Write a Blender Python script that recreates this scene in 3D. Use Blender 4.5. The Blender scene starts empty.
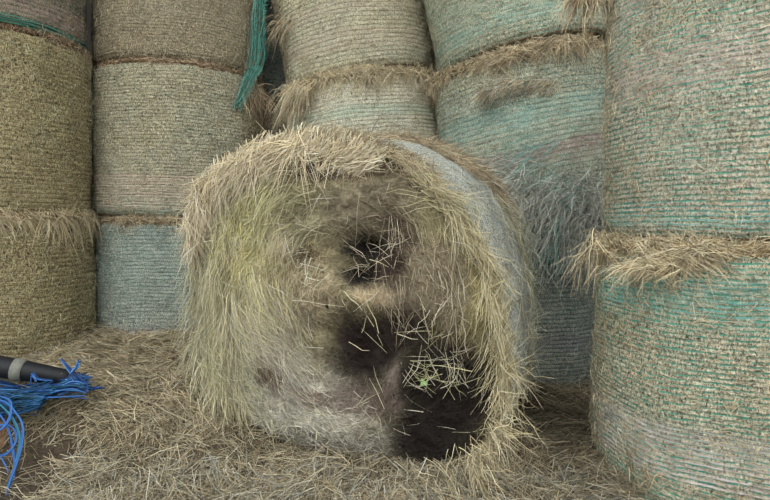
import bpy, math
import numpy as np
from mathutils import Matrix, Vector
rng = np.random.default_rng(7)
COL = bpy.context.scene.collection
PI = math.pi

# ------------------------------------------------------------------ helpers
def lin(c):
    c = np.asarray(c, float) / 255.0
    return np.where(c <= 0.04045, c / 12.92, ((c + 0.055) / 1.055) ** 2.4)
def L4(c):
    return (*[float(v) for v in lin(c)], 1.0)
def nrm(v):
    return v / np.maximum(np.linalg.norm(v, axis=-1, keepdims=True), 1e-9)
def sstep(a, b, x):
    t = np.clip((np.asarray(x, float) - a) / (b - a), 0, 1)
    return t * t * (3 - 2 * t)
def _h(i, j, k):
    n = (i * 374761393 + j * 668265263 + k * 2147483647 + 1274126177) & 0xFFFFFFFF
    n = ((n ^ (n >> 13)) * 1274126177) & 0xFFFFFFFF
    n = ((n ^ (n >> 16)) * 2246822519) & 0xFFFFFFFF
    return ((n ^ (n >> 15)) & 0xFFFF) / 65535.0
def vn(x, y, z=0.0):
    x, y, z = np.broadcast_arrays(np.asarray(x, float), np.asarray(y, float), np.asarray(z, float))
    i, j, k = np.floor(x).astype(np.int64), np.floor(y).astype(np.int64), np.floor(z).astype(np.int64)
    fx, fy, fz = x - i, y - j, z - k
    fx, fy, fz = [f * f * (3 - 2 * f) for f in (fx, fy, fz)]
    r = 0
    for a in (0, 1):
        for b in (0, 1):
            for c in (0, 1):
                r = r + (fx if a else 1 - fx) * (fy if b else 1 - fy) * (fz if c else 1 - fz) * _h(i + a, j + b, k + c)
    return r * 2 - 1
def fbm(x, y, z=0.0, o=4):
    r, a, s = 0, 0.5, 1.0
    for q in range(o):
        r = r + a * vn(np.asarray(x) * s + 17.3 * q, np.asarray(y) * s + 5.1 * q, np.asarray(z) * s + 9.7 * q)
        a *= 0.5; s *= 2.03
    return r

def tag(o, label=None, cat=None, group=None, kind=None):
    if label: o['label'] = label
    if cat: o['category'] = cat
    if group: o['group'] = group
    if kind: o['kind'] = kind
    return o
def empty(name, M):
    o = bpy.data.objects.new(name, None); COL.objects.link(o); o.matrix_world = M
    o.empty_display_size = 0.1
    return o
def mesh_np(name, V, F, mat=None, parent=None, col=None, uv=None, smooth=True):
    V = np.asarray(V, np.float32); F = np.asarray(F, np.int32); n = F.shape[1]
    me = bpy.data.meshes.new(name)
    me.vertices.add(len(V)); me.vertices.foreach_set('co', V.ravel())
    me.loops.add(F.size); me.loops.foreach_set('vertex_index', F.ravel())
    me.polygons.add(len(F)); me.polygons.foreach_set('loop_start', np.arange(0, F.size, n, dtype=np.int32))
    me.update(calc_edges=True)
    if smooth:
        me.polygons.foreach_set('use_smooth', np.ones(len(F), bool))
    if col is not None:
        at = me.color_attributes.new('col', 'FLOAT_COLOR', 'POINT')
        c4 = np.ones((len(V), 4), np.float32); c4[:, :3] = col
        at.data.foreach_set('color', c4.ravel())
    if uv is not None:
        ul = me.uv_layers.new(name='UVMap')
        ul.data.foreach_set('uv', np.asarray(uv, np.float32)[F.ravel()].ravel())
    me.validate()
    if mat: me.materials.append(mat)
    o = bpy.data.objects.new(name, me); COL.objects.link(o)
    if parent is not None: o.parent = parent
    return o
def grid_faces(nu, nv, wrap=False):
    i = np.arange(nu if wrap else nu - 1); j = np.arange(nv - 1)
    I, J = np.meshgrid(i, j, indexing='ij')
    I2 = (I + 1) % nu
    return np.stack([I * nv + J, I2 * nv + J, I2 * nv + J + 1, I * nv + J + 1], -1).reshape(-1, 4)

class Strands:
    """blades of hay: each a thin three-sided stalk bending along its length"""
    def __init__(s): s.V = []; s.F = []; s.C = []; s.n = 0
    def add(s, P, D, L, W, bend, col, segs=3, jit=0.13, clump=0.8):
        P = np.asarray(P, float); N = len(P)
        if N == 0: return
        D = nrm(np.broadcast_to(np.asarray(D, float), (N, 3)))
        if clump:
            q = P * 8.0
            D = nrm(D + clump * .55 * np.stack([fbm(q[:, 0] + 31 * k, q[:, 1] + 7 * k, q[:, 2] + k, 2) * 2 for k in (1, 2, 3)], -1))
            col = np.broadcast_to(np.asarray(col, float), (N, 3)) * np.exp(clump * .9 * fbm(P[:, 0] * 26, P[:, 1] * 26, P[:, 2] * 26, 3))[:, None]
        L = np.broadcast_to(np.asarray(L, float), (N,)); W = np.broadcast_to(np.asarray(W, float), (N,))
        bend = np.broadcast_to(np.asarray(bend, float), (N, 3))
        t = np.linspace(0, 1, segs + 1)
        kink = rng.normal(0, 1, (N, segs + 1, 3)) * (L[:, None, None] * jit * 0.25); kink[:, 0] = 0
        pts = P[:, None] + D[:, None] * (L[:, None] * t)[..., None] + bend[:, None] * (L[:, None] * t * t)[..., None] + kink
        tg = np.gradient(pts, axis=1); tg = nrm(tg)
        ref = nrm(rng.normal(0, 1, (N, 3)))[:, None]
        a = nrm(np.cross(tg, ref)); b = np.cross(tg, a)
        w = W[:, None] * (1 - 0.65 * t ** 2) * 0.5
        ring = []
        for q in range(3):
            an = 2 * PI * q / 3
            ring.append(pts + (a * math.cos(an) + b * math.sin(an)) * w[..., None])
        V = np.stack(ring, 2).reshape(-1, 3)
        base = s.n + np.arange(N)[:, None, None] * (segs + 1) * 3 + np.arange(segs)[None, :, None] * 3
        q = np.arange(3)[None, None]; q2 = (q + 1) % 3
        Fq = np.stack(np.broadcast_arrays(base + q, base + q2, base + 3 + q2, base + 3 + q), -1).reshape(-1, 4)
        c = np.broadcast_to(np.asarray(col, float), (N, 3))
        s.V.append(V); s.F.append(Fq); s.C.append(np.repeat(c, (segs + 1) * 3, axis=0)); s.n += len(V)
    def build(s, name, mat, parent=None, M=None):
        V = np.concatenate(s.V)
        if M is not None:
            Mi = np.array(M.inverted()); V = V @ Mi[:3, :3].T + Mi[:3, 3]
        return mesh_np(name, V, np.concatenate(s.F), mat, parent, col=np.concatenate(s.C), smooth=False)
def shades(N, pal, v=0.22, wts=None):
    pal = np.array([lin(c) for c in pal]); k = rng.choice(len(pal), N, p=wts)
    k2 = rng.choice(len(pal), N, p=wts); f = rng.random((N, 1))
    c = pal[k] * f + pal[k2] * (1 - f)
    g = c.mean(1, keepdims=True); c = g + (c - g) * .78
    c = c * np.exp(np.clip(rng.normal(0, 1, (N, 1)), -1.9, 1.6) * v * 1.6) * 1.3
    return c / np.maximum(1, c.max(1, keepdims=True) / .68)
HAY = [(196, 180, 140), (168, 150, 110), (140, 122, 86), (180, 172, 140), (118, 98, 68)]
HAY_PALE = [(214, 200, 160), (198, 180, 136), (180, 160, 116), (150, 128, 90)]
HAY_BROWN = [(150, 126, 92), (120, 98, 70), (172, 150, 114), (92, 72, 50)]
HAY_OLIVE = [(172, 166, 118), (150, 146, 100), (190, 184, 140), (128, 122, 84), (176, 178, 150)]
HAY_GREY = [(160, 160, 146), (132, 132, 118), (178, 176, 160), (108, 106, 92)]

# camera numbers (used for the real camera below as well)
CAM = np.array([0.0, 0.0, 1.25]); PITCH = math.radians(3.05); FPX = 600.0
_F = np.array([0, math.cos(PITCH), -math.sin(PITCH)]); _U = np.array([0, math.sin(PITCH), math.cos(PITCH)])
def at(x, y, Y):
    d = _F + (x - 385) / FPX * np.array([1., 0, 0]) + (250 - y) / FPX * _U
    return CAM + d * (Y / d[1])

# ------------------------------------------------------------------ materials
class N:
    def __init__(s, name):
        s.m = bpy.data.materials.new(name); s.m.use_nodes = True
        s.t = s.m.node_tree; s.t.nodes.clear()
        s.out = s.t.nodes.new('ShaderNodeOutputMaterial'); s.b = s.t.nodes.new('ShaderNodeBsdfPrincipled')
        s.t.links.new(s.b.outputs[0], s.out.inputs[0])
        s.b.inputs['Roughness'].default_value = 0.8
        s.b.inputs['Specular IOR Level'].default_value = 0.25
    def new(s, t, **k):
        n = s.t.nodes.new(t)
        for a, v in k.items(): setattr(n, a, v)
        return n
    def put(s, sock, v):
        if hasattr(v, 'is_linked') or isinstance(v, bpy.types.NodeSocket): s.t.links.new(v, sock)
        else: sock.default_value = v
    def math(s, op, a, b=0.0, c=0.0, clamp=False):
        n = s.new('ShaderNodeMath', operation=op, use_clamp=clamp)
        for i, v in enumerate((a, b, c)): s.put(n.inputs[i], v)
        return n.outputs[0]
    def noise(s, vec, scale, detail=4, rough=0.6, dist=0.0):
        n = s.new('ShaderNodeTexNoise'); s.put(n.inputs['Vector'], vec); n.inputs['Scale'].default_value = scale
        n.inputs['Detail'].default_value = detail; n.inputs['Roughness'].default_value = rough
        n.inputs['Distortion'].default_value = dist
        return n.outputs['Fac']
    def map(s, vec, sc=(1, 1, 1), rot=(0, 0, 0), loc=(0, 0, 0)):
        n = s.new('ShaderNodeMapping'); s.put(n.inputs[0], vec)
        n.inputs['Scale'].default_value = sc; n.inputs['Rotation'].default_value = rot; n.inputs['Location'].default_value = loc
        return n.outputs[0]
    def mix(s, f, a, b, bt='MIX'):
        n = s.new('ShaderNodeMix', data_type='RGBA', blend_type=bt)
        s.put(n.inputs[0], f); s.put(n.inputs[6], a); s.put(n.inputs[7], b)
        return n.outputs[2]
    def ramp(s, f, stops):
        n = s.new('ShaderNodeValToRGB'); s.put(n.inputs[0], f)
        e = n.color_ramp.elements
        while len(e) < len(stops): e.new(0.5)
        for k, (p, c) in enumerate(stops): e[k].position = p; e[k].color = c
        return n.outputs[0]
    def smooth(s, v, a, b):
        n = s.new('ShaderNodeMapRange', interpolation_type='SMOOTHSTEP', clamp=True)
        s.put(n.inputs[0], v); n.inputs[1].default_value = a; n.inputs[2].default_value = b
        return n.outputs[0]
    def bump(s, h, strength=0.5, dist=0.01):
        n = s.new('ShaderNodeBump'); s.put(n.inputs['Height'], h)
        n.inputs['Strength'].default_value = strength; n.inputs['Distance'].default_value = dist
        s.t.links.new(n.outputs[0], s.b.inputs['Normal'])

def strand_material(name, rough=0.6):
    n = N(name); a = n.new('ShaderNodeAttribute', attribute_name='col')
    n.put(n.b.inputs['Base Color'], a.outputs['Color']); n.b.inputs['Roughness'].default_value = rough
    return n.m
M_STRAW = strand_material('hay_stalks')
def attr_hay_material(name, sc=90.0, lo=0.45, hi=1.5, bump=0.8):
    n = N(name); a = n.new('ShaderNodeAttribute', attribute_name='col'); tc = n.new('ShaderNodeTexCoord')
    v = tc.outputs['Object']
    f1 = n.noise(n.map(v, (1, 1, .25), (0.4, 0.2, 0)), sc, 5, .75, .6)
    f2 = n.noise(n.map(v, (.25, 1, 1), (0.1, 0.7, 0.5)), sc * 1.3, 4, .75, .6)
    f = n.math('MULTIPLY', n.math('ADD', f1, f2), 0.5)
    g = n.ramp(n.smooth(f, .33, .68), [(0, (lo, lo * .95, lo * .88, 1)), (.5, (.95, .95, .95, 1)), (1, (hi, hi, hi, 1))])
    n.put(n.b.inputs['Base Color'], n.mix(1.0, a.outputs['Color'], g, 'MULTIPLY'))
    n.b.inputs['Roughness'].default_value = .9
    n.bump(f, bump, .02)
    return n.m
M_HAYBODY = attr_hay_material('packed_hay')

def wrap_material(name, base, alt, dark, light, thread, period, thread_amt, bands, hazes=(), zig=0.35, seed=0.0):
    """net-wrapped hay: UV is in metres (round the bale, up the bale)"""
    base, alt = [tuple(min(225, k * 1.12) for k in c_) for c_ in (base, alt)]
    dark = tuple(k * .82 for k in dark); light = tuple(min(238, k * 1.17) for k in light)
    n = N(name); tc = n.new('ShaderNodeTexCoord'); uv = n.map(tc.outputs['UV'], loc=(seed, 0, seed))
    sep = n.new('ShaderNodeSeparateXYZ'); n.put(sep.inputs[0], tc.outputs['UV'])
    v = sep.outputs[1]
    fine = n.noise(n.map(uv, (1, 1.35, 1)), 60, 6, .8, .8)
    fa = n.noise(n.map(uv, (1, .22, 1), (0, 0, .5)), 150, 3, .7)
    fb = n.noise(n.map(uv, (1, .22, 1), (0, 0, -.8)), 140, 3, .7)
    fib = n.math('MAXIMUM', fa, fb)
    mot = n.math('ADD', n.math('MULTIPLY', fine, .62), n.math('MULTIPLY', fib, .38))
    big = n.smooth(n.noise(uv, 2.6, 4, .6), .38, .62)
    ba = n.mix(big, L4(base), L4(alt))
    c = n.mix(n.smooth(mot, .545, .44), ba, L4(dark))
    c = n.mix(n.math('MULTIPLY', n.smooth(mot, .54, .62), .95), c, L4(light))
    spot = n.smooth(n.noise(n.map(uv, (1, 1.6, 1)), 34, 3, .6), .66, .72)
    c = n.mix(n.math('MULTIPLY', spot, .45), c, L4([k * .55 for k in dark]))
    warp = n.math('MULTIPLY', n.math('SUBTRACT', n.noise(n.map(uv, (1, .3, 1)), 2.5, 3, .6), .5), .05)
    vv = n.math('ADD', v, warp)
    # haze of doubled net in coloured zones
    for (z0, z1, hc, amt) in hazes:
        w = (z1 - z0) * .22
        m = n.math('MULTIPLY', n.smooth(vv, z0 - w, z0 + w), n.smooth(vv, z1 + w, z1 - w))
        m = n.math('MULTIPLY', m, n.math('MULTIPLY', n.smooth(n.noise(n.map(uv, (1, 2.2, 1), loc=(z0 * 7, 0, 0)), 24, 6, .85), .36, .62), amt))
        c = n.mix(m, c, L4(hc))
    # zigzag cross threads
    z1 = n.math('PINGPONG', n.math('ADD', n.math('MULTIPLY', sep.outputs[0], 2.2), n.math('ADD', v, n.math('MULTIPLY', fine, .01))), .016)
    z2 = n.math('PINGPONG', n.math('SUBTRACT', n.math('MULTIPLY', sep.outputs[0], 2.6), n.math('ADD', v, n.math('MULTIPLY', fine, .012))), .019)
    zz = n.math('MINIMUM', z1, z2)
    zm = n.math('MULTIPLY', n.smooth(zz, .0035, .0012), n.math('MULTIPLY', n.smooth(n.noise(uv, 9, 5, .7), .42, .6), zig))
    c = n.mix(zm, c, L4([min(255, k * 1.12) for k in light]))
    # ring threads
    pp = n.math('PINGPONG', n.math('ADD', vv, 0.0), period / 2)
    wv = n.math('ADD', pp, n.math('MULTIPLY', n.math('SUBTRACT', fine, .5), .006))
    line = n.smooth(wv, .0052, .0026)
    pres = n.smooth(n.noise(n.map(uv, (1, 5, 1)), 14, 5, .8), .42, .56)
    c = n.mix(n.math('MULTIPLY', n.math('MULTIPLY', line, pres), thread_amt), c, L4(thread))
    for (z0, z1, hc, amt) in bands:            # tighter bright thread bands
        p2 = n.math('PINGPONG', vv, .0095)
        ln = n.smooth(p2, .0042, .0022)
        m = n.math('MULTIPLY', n.smooth(vv, z0 - .008, z0 + .008), n.smooth(vv, z1 + .008, z1 - .008))
        br = n.smooth(n.noise(n.map(uv, (1, 14, 1), loc=(z1 * 3, 0, 0)), 6, 4, .7), .36, .55)
        c = n.mix(n.math('MULTIPLY', n.math('MULTIPLY', m, ln), n.math('MULTIPLY', br, amt)), c, L4(hc))
    n.put(n.b.inputs['Base Color'], c); n.b.inputs['Roughness'].default_value = .85
    h = n.math('ADD', n.math('MULTIPLY', mot, 1.0), n.math('MULTIPLY', line, -.25))
    n.bump(h, .9, .02)
    return n.m

def plain(name, c, rough=.8, sc=12.0, var=.25, bump=.3, spec=.3):
    n = N(name); tc = n.new('ShaderNodeTexCoord')
    f = n.noise(tc.outputs['Object'], sc, 6, .65)
    k = np.array(c, float)
    n.put(n.b.inputs['Base Color'], n.ramp(f, [(.3, L4(k * (1 - var))), (.7, L4(np.minimum(k * (1 + var), 255)))]))
    n.b.inputs['Roughness'].default_value = rough; n.b.inputs['Specular IOR Level'].default_value = spec
    n.bump(f, bump, .01)
    return n.m

TEAL = (62, 138, 122); AQUA = (120, 172, 160); PINK = (196, 172, 162); PALE = (206, 200, 186); CYAN = (96, 170, 164)

# ------------------------------------------------------------------ setting
def box(name, lo, hi, mat, kind='structure', parent=None):
    x0, y0, z0 = lo; x1, y1, z1 = hi
    V = [(x0,y0,z0),(x1,y0,z0),(x1,y1,z0),(x0,y1,z0),(x0,y0,z1),(x1,y0,z1),(x1,y1,z1),(x0,y1,z1)]
    F = [(0,3,2,1),(4,5,6,7),(0,1,5,4),(1,2,6,5),(2,3,7,6),(3,0,4,7)]
    o = mesh_np(name, V, F, mat, parent, smooth=False)
    if kind: o['kind'] = kind
    return o
M_EARTH = plain('trodden_earth', (104, 92, 74), .95, 3, .25, .5)
M_TIN = plain('barn_cladding', (88, 84, 78), .7, 2, .15, .1)
box('floor', (-7, -9, -.3), (7, 8, -.02), M_EARTH)
box('wall_back', (-7, 7.6, -.02), (7, 7.8, 6.5), M_TIN)
box('added_wall_left', (-5.2, 3.0, -.02), (-5.0, 7.6, 6.5), M_TIN)  # unseen wall added to block light and darken the left stack
box('wall_right', (5.0, 3.0, -.02), (5.2, 7.6, 6.5), M_TIN)
box('added_ceiling', (-5.2, 3.0, 6.5), (5.2, 7.8, 6.65), M_TIN)  # unseen roof added over the bales so light comes from the front

# ------------------------------------------------------------------ hay litter underfoot
def ground(x, y):
    x = np.asarray(x, float); y = np.asarray(y, float)
    left = sstep(-.35, -1.2, x)
    g = .0 + left * .26 * sstep(2.55, 3.35, y) + .05 * sstep(-.1, -1.1, x) * sstep(3.4, 4.6, y)
    g = g + .05 * sstep(2.2, 3.2, y)
    g = g - .20 * sstep(-1.42, -1.62, x) * sstep(3.05, 2.75, y) * g / .3               # hollow at the near left
    rough = .05 * fbm(x * 3.1, y * 3.1, 2.2, 4) + .022 * vn(x * 17, y * 17)
    return np.maximum(g + rough * 1.3, 0) 
xs = np.linspace(-4.4, 4.4, 560); ys = np.linspace(1.0, 7.0, 380)
X, Y = np.meshgrid(xs, ys, indexing='ij')
Z = ground(X, Y) + .008 * vn(X * 60, Y * 60)
V = np.stack([X, Y, Z], -1).reshape(-1, 3)
tone = .5 + .5 * fbm(X * 2.2, Y * 2.2, 4.0).reshape(-1, 1)
gc = lin((80, 70, 54)) * (1 - tone) + lin((124, 112, 90)) * tone
gf = grid_faces(560, 380)
litter_V, litter_F = V, gf

gap_shade = (np.exp(-((X - .98) ** 2 / .10 + (Y - 3.5) ** 2 / .9))).reshape(-1, 1) * .9  # shade of the gap between bales painted into dirty dark hay
gc = gc * (1 - gap_shade) + lin((56, 48, 38)) * gap_shade
pit_shade = (sstep(-1.38, -1.54, X) * sstep(3.1, 2.85, Y) * (.7 + .3 * vn(X * 30, Y * 30))).reshape(-1, 1)  # shadow in the near-left hollow painted in as darker brown litter
litter_C = gc * (1 - pit_shade) + lin((66, 54, 44)) * pit_shade
st = Strands()
def scatter_ground(n, x0, x1, y0, y1, pal, Lr, Wr, lift, seed, tilt=.22, amt=None):
    x = rng.uniform(x0, x1, n); y = rng.uniform(y0, y1, n)
    k = rng.random(n) > .90 * sstep(-1.38, -1.54, x) * sstep(3.08, 2.88, y); x = x[k]; y = y[k]
    m = len(x)
    z = ground(x, y) + rng.random(m) ** 1.6 * lift + .004
    flow = PI * (vn(x * 1.1, y * 1.1, seed) * 1.1)
    ang = flow + rng.normal(0, .75, m)
    sl = rng.normal(0, tilt, m)
    e = .04
    gx = (ground(x + e, y) - ground(x - e, y)) / (2 * e); gy = (ground(x, y + e) - ground(x, y - e)) / (2 * e)
    D = np.stack([np.cos(ang), np.sin(ang), sl * .8 + (gx * np.cos(ang) + gy * np.sin(ang))], -1)
    L = rng.uniform(*Lr, m); 
    B = rng.normal(0, .22, (m, 3)); B[:, 2] = -np.abs(rng.normal(.06, .1, m)) - np.maximum(sl, 0) * .7
    P = np.stack([x, y, z], -1) - nrm(D) * L[:, None] * .5
    P[:, 2] = np.maximum(P[:, 2], ground(P[:, 0], P[:, 1]) - .01)
    gap_dim = (.74 * np.exp(-((x - .95) ** 2 / .12 + (y - 3.5) ** 2 / .8)))[:, None]  # stalks in the bale gap coloured darker, the same painted shade
    st.add(P, D, L, rng.uniform(*Wr, m), B, shades(m, pal, .3) * (1 - gap_dim) * .80, 3)
scatter_ground(34000, -2.3, 2.0, 2.25, 3.7, HAY, (.07, .26), (.0022, .004), .04, 1.0)
scatter_ground(9000, -1.7, 1.6, 2.1, 2.75, HAY_PALE + HAY_GREY, (.08, .26), (.0022, .0042), .06, 3.0, .3)
scatter_ground(16000, -2.6, 2.2, 3.4, 5.2, HAY, (.07, .22), (.003, .005), .04, 2.0)
scatter_ground(9000, -2.2, -.8, 2.9, 4.8, HAY + HAY_PALE, (.08, .22), (.003, .005), .06, 5.0, .35)
scatter_ground(3000, -4.3, 4.3, 1.2, 6.8, HAY, (.1, .25), (.003, .005), .03, 7.0)
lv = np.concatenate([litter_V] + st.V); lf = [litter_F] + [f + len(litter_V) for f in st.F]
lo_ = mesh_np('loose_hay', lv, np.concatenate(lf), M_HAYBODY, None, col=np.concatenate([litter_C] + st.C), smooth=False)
lo_.data.materials.append(M_STRAW)
mi = np.zeros(len(lo_.data.polygons), np.int32); mi[len(litter_F):] = 1
lo_.data.polygons.foreach_set('material_index', mi)
tag(lo_, 'loose dry hay strewn and heaped over the ground under the bales', 'hay', kind='stuff')

# ------------------------------------------------------------------ standing round bales
GROUP = 'net-wrapped round bales stacked on end'
def make_bale(label, c, z0, H, R, wrap, tilt=0.0, lean=0.0, period=.031, ridge=.004, straw=4200, pal=HAY,
              core=(120, 104, 78), seed=1.0, sag=.012, res=(300, 190), swirl=0.0):
    M = Matrix.Translation((c[0], c[1], z0)) @ Matrix.Rotation(math.radians(tilt), 4, 'Y') @ Matrix.Rotation(math.radians(lean), 4, 'X')
    root = empty('round_hay_bale', M)
    tag(root, label, 'hay bale', GROUP)
    face = math.atan2(-c[1], -c[0])
    def rad(th, z):
        """bale radius at angle th, height z"""
        e = np.minimum(z, H - z) / .075
        edge = np.where(e < 1, .055 * (1 - np.sqrt(np.clip(1 - (1 - np.clip(e, 0, 1)) ** 2, 0, 1))), 0)
        low = sag * 1.6 * fbm(np.cos(th) * 1.7 + seed, np.sin(th) * 1.7, z * 2.2 + seed, 3)
        lump = .009 * fbm(np.cos(th) * 9 + seed, np.sin(th) * 9, z * 11, 3)
        return R - edge + low + lump + .012 * np.sin(PI * z / H)
    nt, nz = res
    th = np.arange(nt) * 2 * PI / nt; z = np.linspace(0, H, nz)
    T, Zz = np.meshgrid(th, z, indexing='ij')
    warp = .012 * vn(np.cos(T) * 2 + seed, np.sin(T) * 2, Zz * 2) + swirl * (T - face)
    ph = (Zz + warp) / period
    rd = ridge * (np.abs(np.sin(PI * ph)) ** .6 - .6) * (1 + .5 * vn(T * 9, Zz * 13, seed))
    r = rad(T, Zz) + rd + .0035 * vn(T * 42 * R, Zz * 70, seed)
    V = np.stack([np.cos(T) * r, np.sin(T) * r, Zz], -1).reshape(-1, 3)
    F = grid_faces(nt, nz, True)
    # uv in metres, seam turned to the back: unwrap around the facing angle
    un = (T - face + PI) % (2 * PI) - PI
    uv = np.stack([un * R, Zz + warp], -1).reshape(-1, 2)
    mesh_np('net_wrap', V, F, wrap, root, uv=uv)
    # the hay inside: a lumpy core whose two ends show
    rr = np.concatenate([np.linspace(0.02, 1, 14), np.ones(6), np.linspace(1, .02, 14)])
    hh = np.concatenate([np.full(14, H - .004), np.linspace(H - .03, .03, 6), np.full(14, .004)])
    nt2 = 96; th2 = np.arange(nt2) * 2 * PI / nt2
    T2, K = np.meshgrid(th2, np.arange(len(rr)), indexing='ij')
    r2 = rr[K] * (rad(T2, np.full_like(T2, H * .02)) - .012)
    z2 = hh[K] + np.where((K < 14) | (K > 19), .006 * fbm(np.cos(T2) * r2 * 12, np.sin(T2) * r2 * 12, seed), 0)
    V2 = np.stack([np.cos(T2) * r2, np.sin(T2) * r2, np.clip(z2, .001, H - .001)], -1).reshape(-1, 3)
    cc = lin(core) * (1 + .25 * fbm(V2[:, 0] * 9, V2[:, 1] * 9, V2[:, 2] * 9)).reshape(-1, 1)
    mesh_np('hay_core', V2, grid_faces(nt2, len(rr), True), M_HAYBODY, root, col=cc)
    # stalks pricking through the net, most of them flat to it
    s = Strands(); n = straw
    t = face + rng.uniform(-1.75, 1.75, n); zz = rng.uniform(.02, H - .02, n)
    rr_ = rad(t, zz) + .001
    P = np.stack([np.cos(t) * rr_, np.sin(t) * rr_, zz], -1)
    nn = np.stack([np.cos(t), np.sin(t), 0 * t], -1); tt = np.stack([-np.sin(t), np.cos(t), 0 * t], -1)
    a = rng.uniform(0, 2 * PI, n); up = np.array([0, 0, 1.])
    out = np.abs(rng.normal(0, .16, n))
    D = tt * np.cos(a)[:, None] + up * np.sin(a)[:, None] + nn * out[:, None]
    L = rng.uniform(.02, .075, n)
    s.add(P, D, L, rng.uniform(.0016, .003, n), -nn * .12 + np.array([0, 0, -.1]), shades(n, pal, .3), 2)
    s.build('protruding_stalks', M_STRAW, root)['kind'] = 'stuff'
    return dict(root=root, M=M, H=H, R=R, face=face, rad=rad, seed=seed, c=c)

def fringe(b, z, thick, depth, n, Lr, pal, a0=-1.9, a1=1.9, droop=.5, out=.5, bias=0.0, name='hay_fringe', core=(112, 94, 68), W=(.0022, .0044), wave=.4):
    """the ragged lip of hay that squeezes out where one bale stands on another"""
    H, R, face, seed = b['H'], b['R'], b['face'], b['seed']
    def th_at(t): return np.maximum(.3, 1 + wave * 2.0 * fbm(np.cos(t) * 3.3 + seed, np.sin(t) * 3.3, z * 3 + 1, 3))
    nt, ns = 260, 14
    th = np.arange(nt) * 2 * PI / nt; ph = np.arange(ns) / (ns - 1) * PI - PI / 2
    T, Ph = np.meshgrid(th, ph, indexing='ij')
    k = th_at(T)
    r0 = R - .055
    r = r0 + np.cos(Ph) * (depth * k * .75 + .02) + .016 * vn(T * 34, Ph * 3, seed) + .008 * vn(T * 90, Ph * 6, seed)
    zz = z + np.sin(Ph) * thick * k * .38 + .014 * vn(T * 21, Ph, seed) - .25 * thick * np.cos(Ph) * droop
    V = np.stack([np.cos(T) * r, np.sin(T) * r, zz], -1).reshape(-1, 3)
    cc = lin(core) * (1 + .35 * vn(T * 30, Ph * 5, seed)).reshape(-1, 1)
    o = mesh_np(name, V, grid_faces(nt, ns, True), M_HAYBODY, b['root'], col=cc)
    s = Strands()
    n = int(n * 1.35); t = face + rng.uniform(a0, a1, n); p = rng.uniform(-1.3, 1.5, n); k = th_at(t)
    keep = rng.random(n) < np.clip(k, .3, 1.4) / 1.2; t, p, k = t[keep], p[keep], k[keep]; n = len(t)
    r = r0 + np.cos(p) * (depth * k + .02) - .006
    zz = z + np.sin(p) * thick * k * .5 - .25 * thick * np.cos(p) * droop
    P = np.stack([np.cos(t) * r, np.sin(t) * r, zz], -1)
    nn = np.stack([np.cos(t), np.sin(t), 0 * t], -1); tt = np.stack([-np.sin(t), np.cos(t), 0 * t], -1)
    sg = rng.normal(0, 1, (n, 1))
    D = nn * (out * rng.uniform(-.1, .8, (n, 1))) + tt * (sg * 1.1 + bias) + np.array([0, 0, 1.]) * (np.sin(p) * .3 - droop * rng.random(n) * .8)[:, None] + rng.normal(0, .28, (n, 3))
    L = rng.uniform(*Lr, n) * np.clip(k, .6, 1.2)
    P = P - nrm(D) * (L * .4)[:, None]
    B = np.array([0, 0, -1.]) * (droop * rng.uniform(.2, 1.1, (n, 1))) - nn * .28
    s.add(P, D, L, rng.uniform(*W, n), B, shades(n, pal, .28), 3)
    s.build('fringe_stalks', M_STRAW, o)['kind'] = 'stuff'
    return o

def tuft(b, name, lumps, n, D, Lr, pal, droop=.6, spread=.45, W=(.0026, .0046), core=(120, 102, 74), label=None, body=True):
    """a wisp of hay hanging off a bale: lumps = [(world point, radius)]"""
    s = Strands(); M = b['M']
    for (p, r) in lumps:
        m = n // len(lumps)
        m = int(m * .6); g = rng.normal(0, .62, (m, 3)) * np.asarray(r)
        d = nrm(np.asarray(D, float)) + rng.normal(0, spread + .15, (m, 3))
        s.add(np.asarray(p) + g, d, rng.uniform(*Lr, m), rng.uniform(*W, m), np.array([0, 0, -1.]) * droop * rng.uniform(.3, 1.2, (m, 1)), shades(m, pal, .28), 4)
    o = s.build(name, M_STRAW, b['root'], M); o['kind'] = 'stuff'
    if label: o['label'] = label
    return o

W_OLIVE = wrap_material('net_wrap_olive', (132, 120, 88), (140, 126, 94), (66, 58, 40), (186, 174, 132), (92, 96, 66), .031, .35, [], [(.0, .25, (140, 128, 96), .4)], .25, 1.3)
W_OLIVE2 = wrap_material('net_wrap_olive_banded', (116, 106, 88), (104, 96, 84), (58, 52, 42), (158, 146, 124), TEAL, .03, .3, [(.02, .07, TEAL, .8)], [(.0, .06, TEAL, .5), (.08, .22, (164, 140, 128), .6), (.3, .9, (118, 130, 122), .35)], .45, 4.1)
W_GREY = wrap_material('net_wrap_grey_green', (142, 136, 110), (136, 136, 116), (84, 76, 58), (190, 180, 152), (112, 116, 98), .026, .4, [(.05, .32, (204, 178, 164), .85)], [(.0, .10, (130, 152, 138), .5), (.1, .5, (164, 162, 144), .35)], .35, 2.2)
W_GREY_LOW = wrap_material('net_wrap_blue_green', (134, 136, 124), (128, 138, 128), (78, 76, 64), (176, 176, 160), (92, 128, 118), .028, .45, [(.24, .40, (190, 172, 172), .9)], [(.5, 1.2, (130, 150, 140), .55), (.2, .4, (158, 146, 150), .5)], .4, 6.2)
W_BROWN = wrap_material('net_wrap_brown_grey', (126, 114, 90), (134, 124, 102), (74, 64, 48), (170, 158, 130), (104, 100, 80), .024, .3, [], [(.1, .9, (140, 136, 116), .35)], .3, 8.4)
W_TAN = wrap_material('net_wrap_tan', (164, 156, 128), (158, 154, 132), (98, 86, 64), (198, 188, 158), (128, 140, 118), .034, .5, [(.15, .30, (190, 166, 148), .8), (.42, .52, (190, 166, 148), .6)], [(.0, .5, (160, 158, 140), .4)], .35, 3.7)
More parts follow.
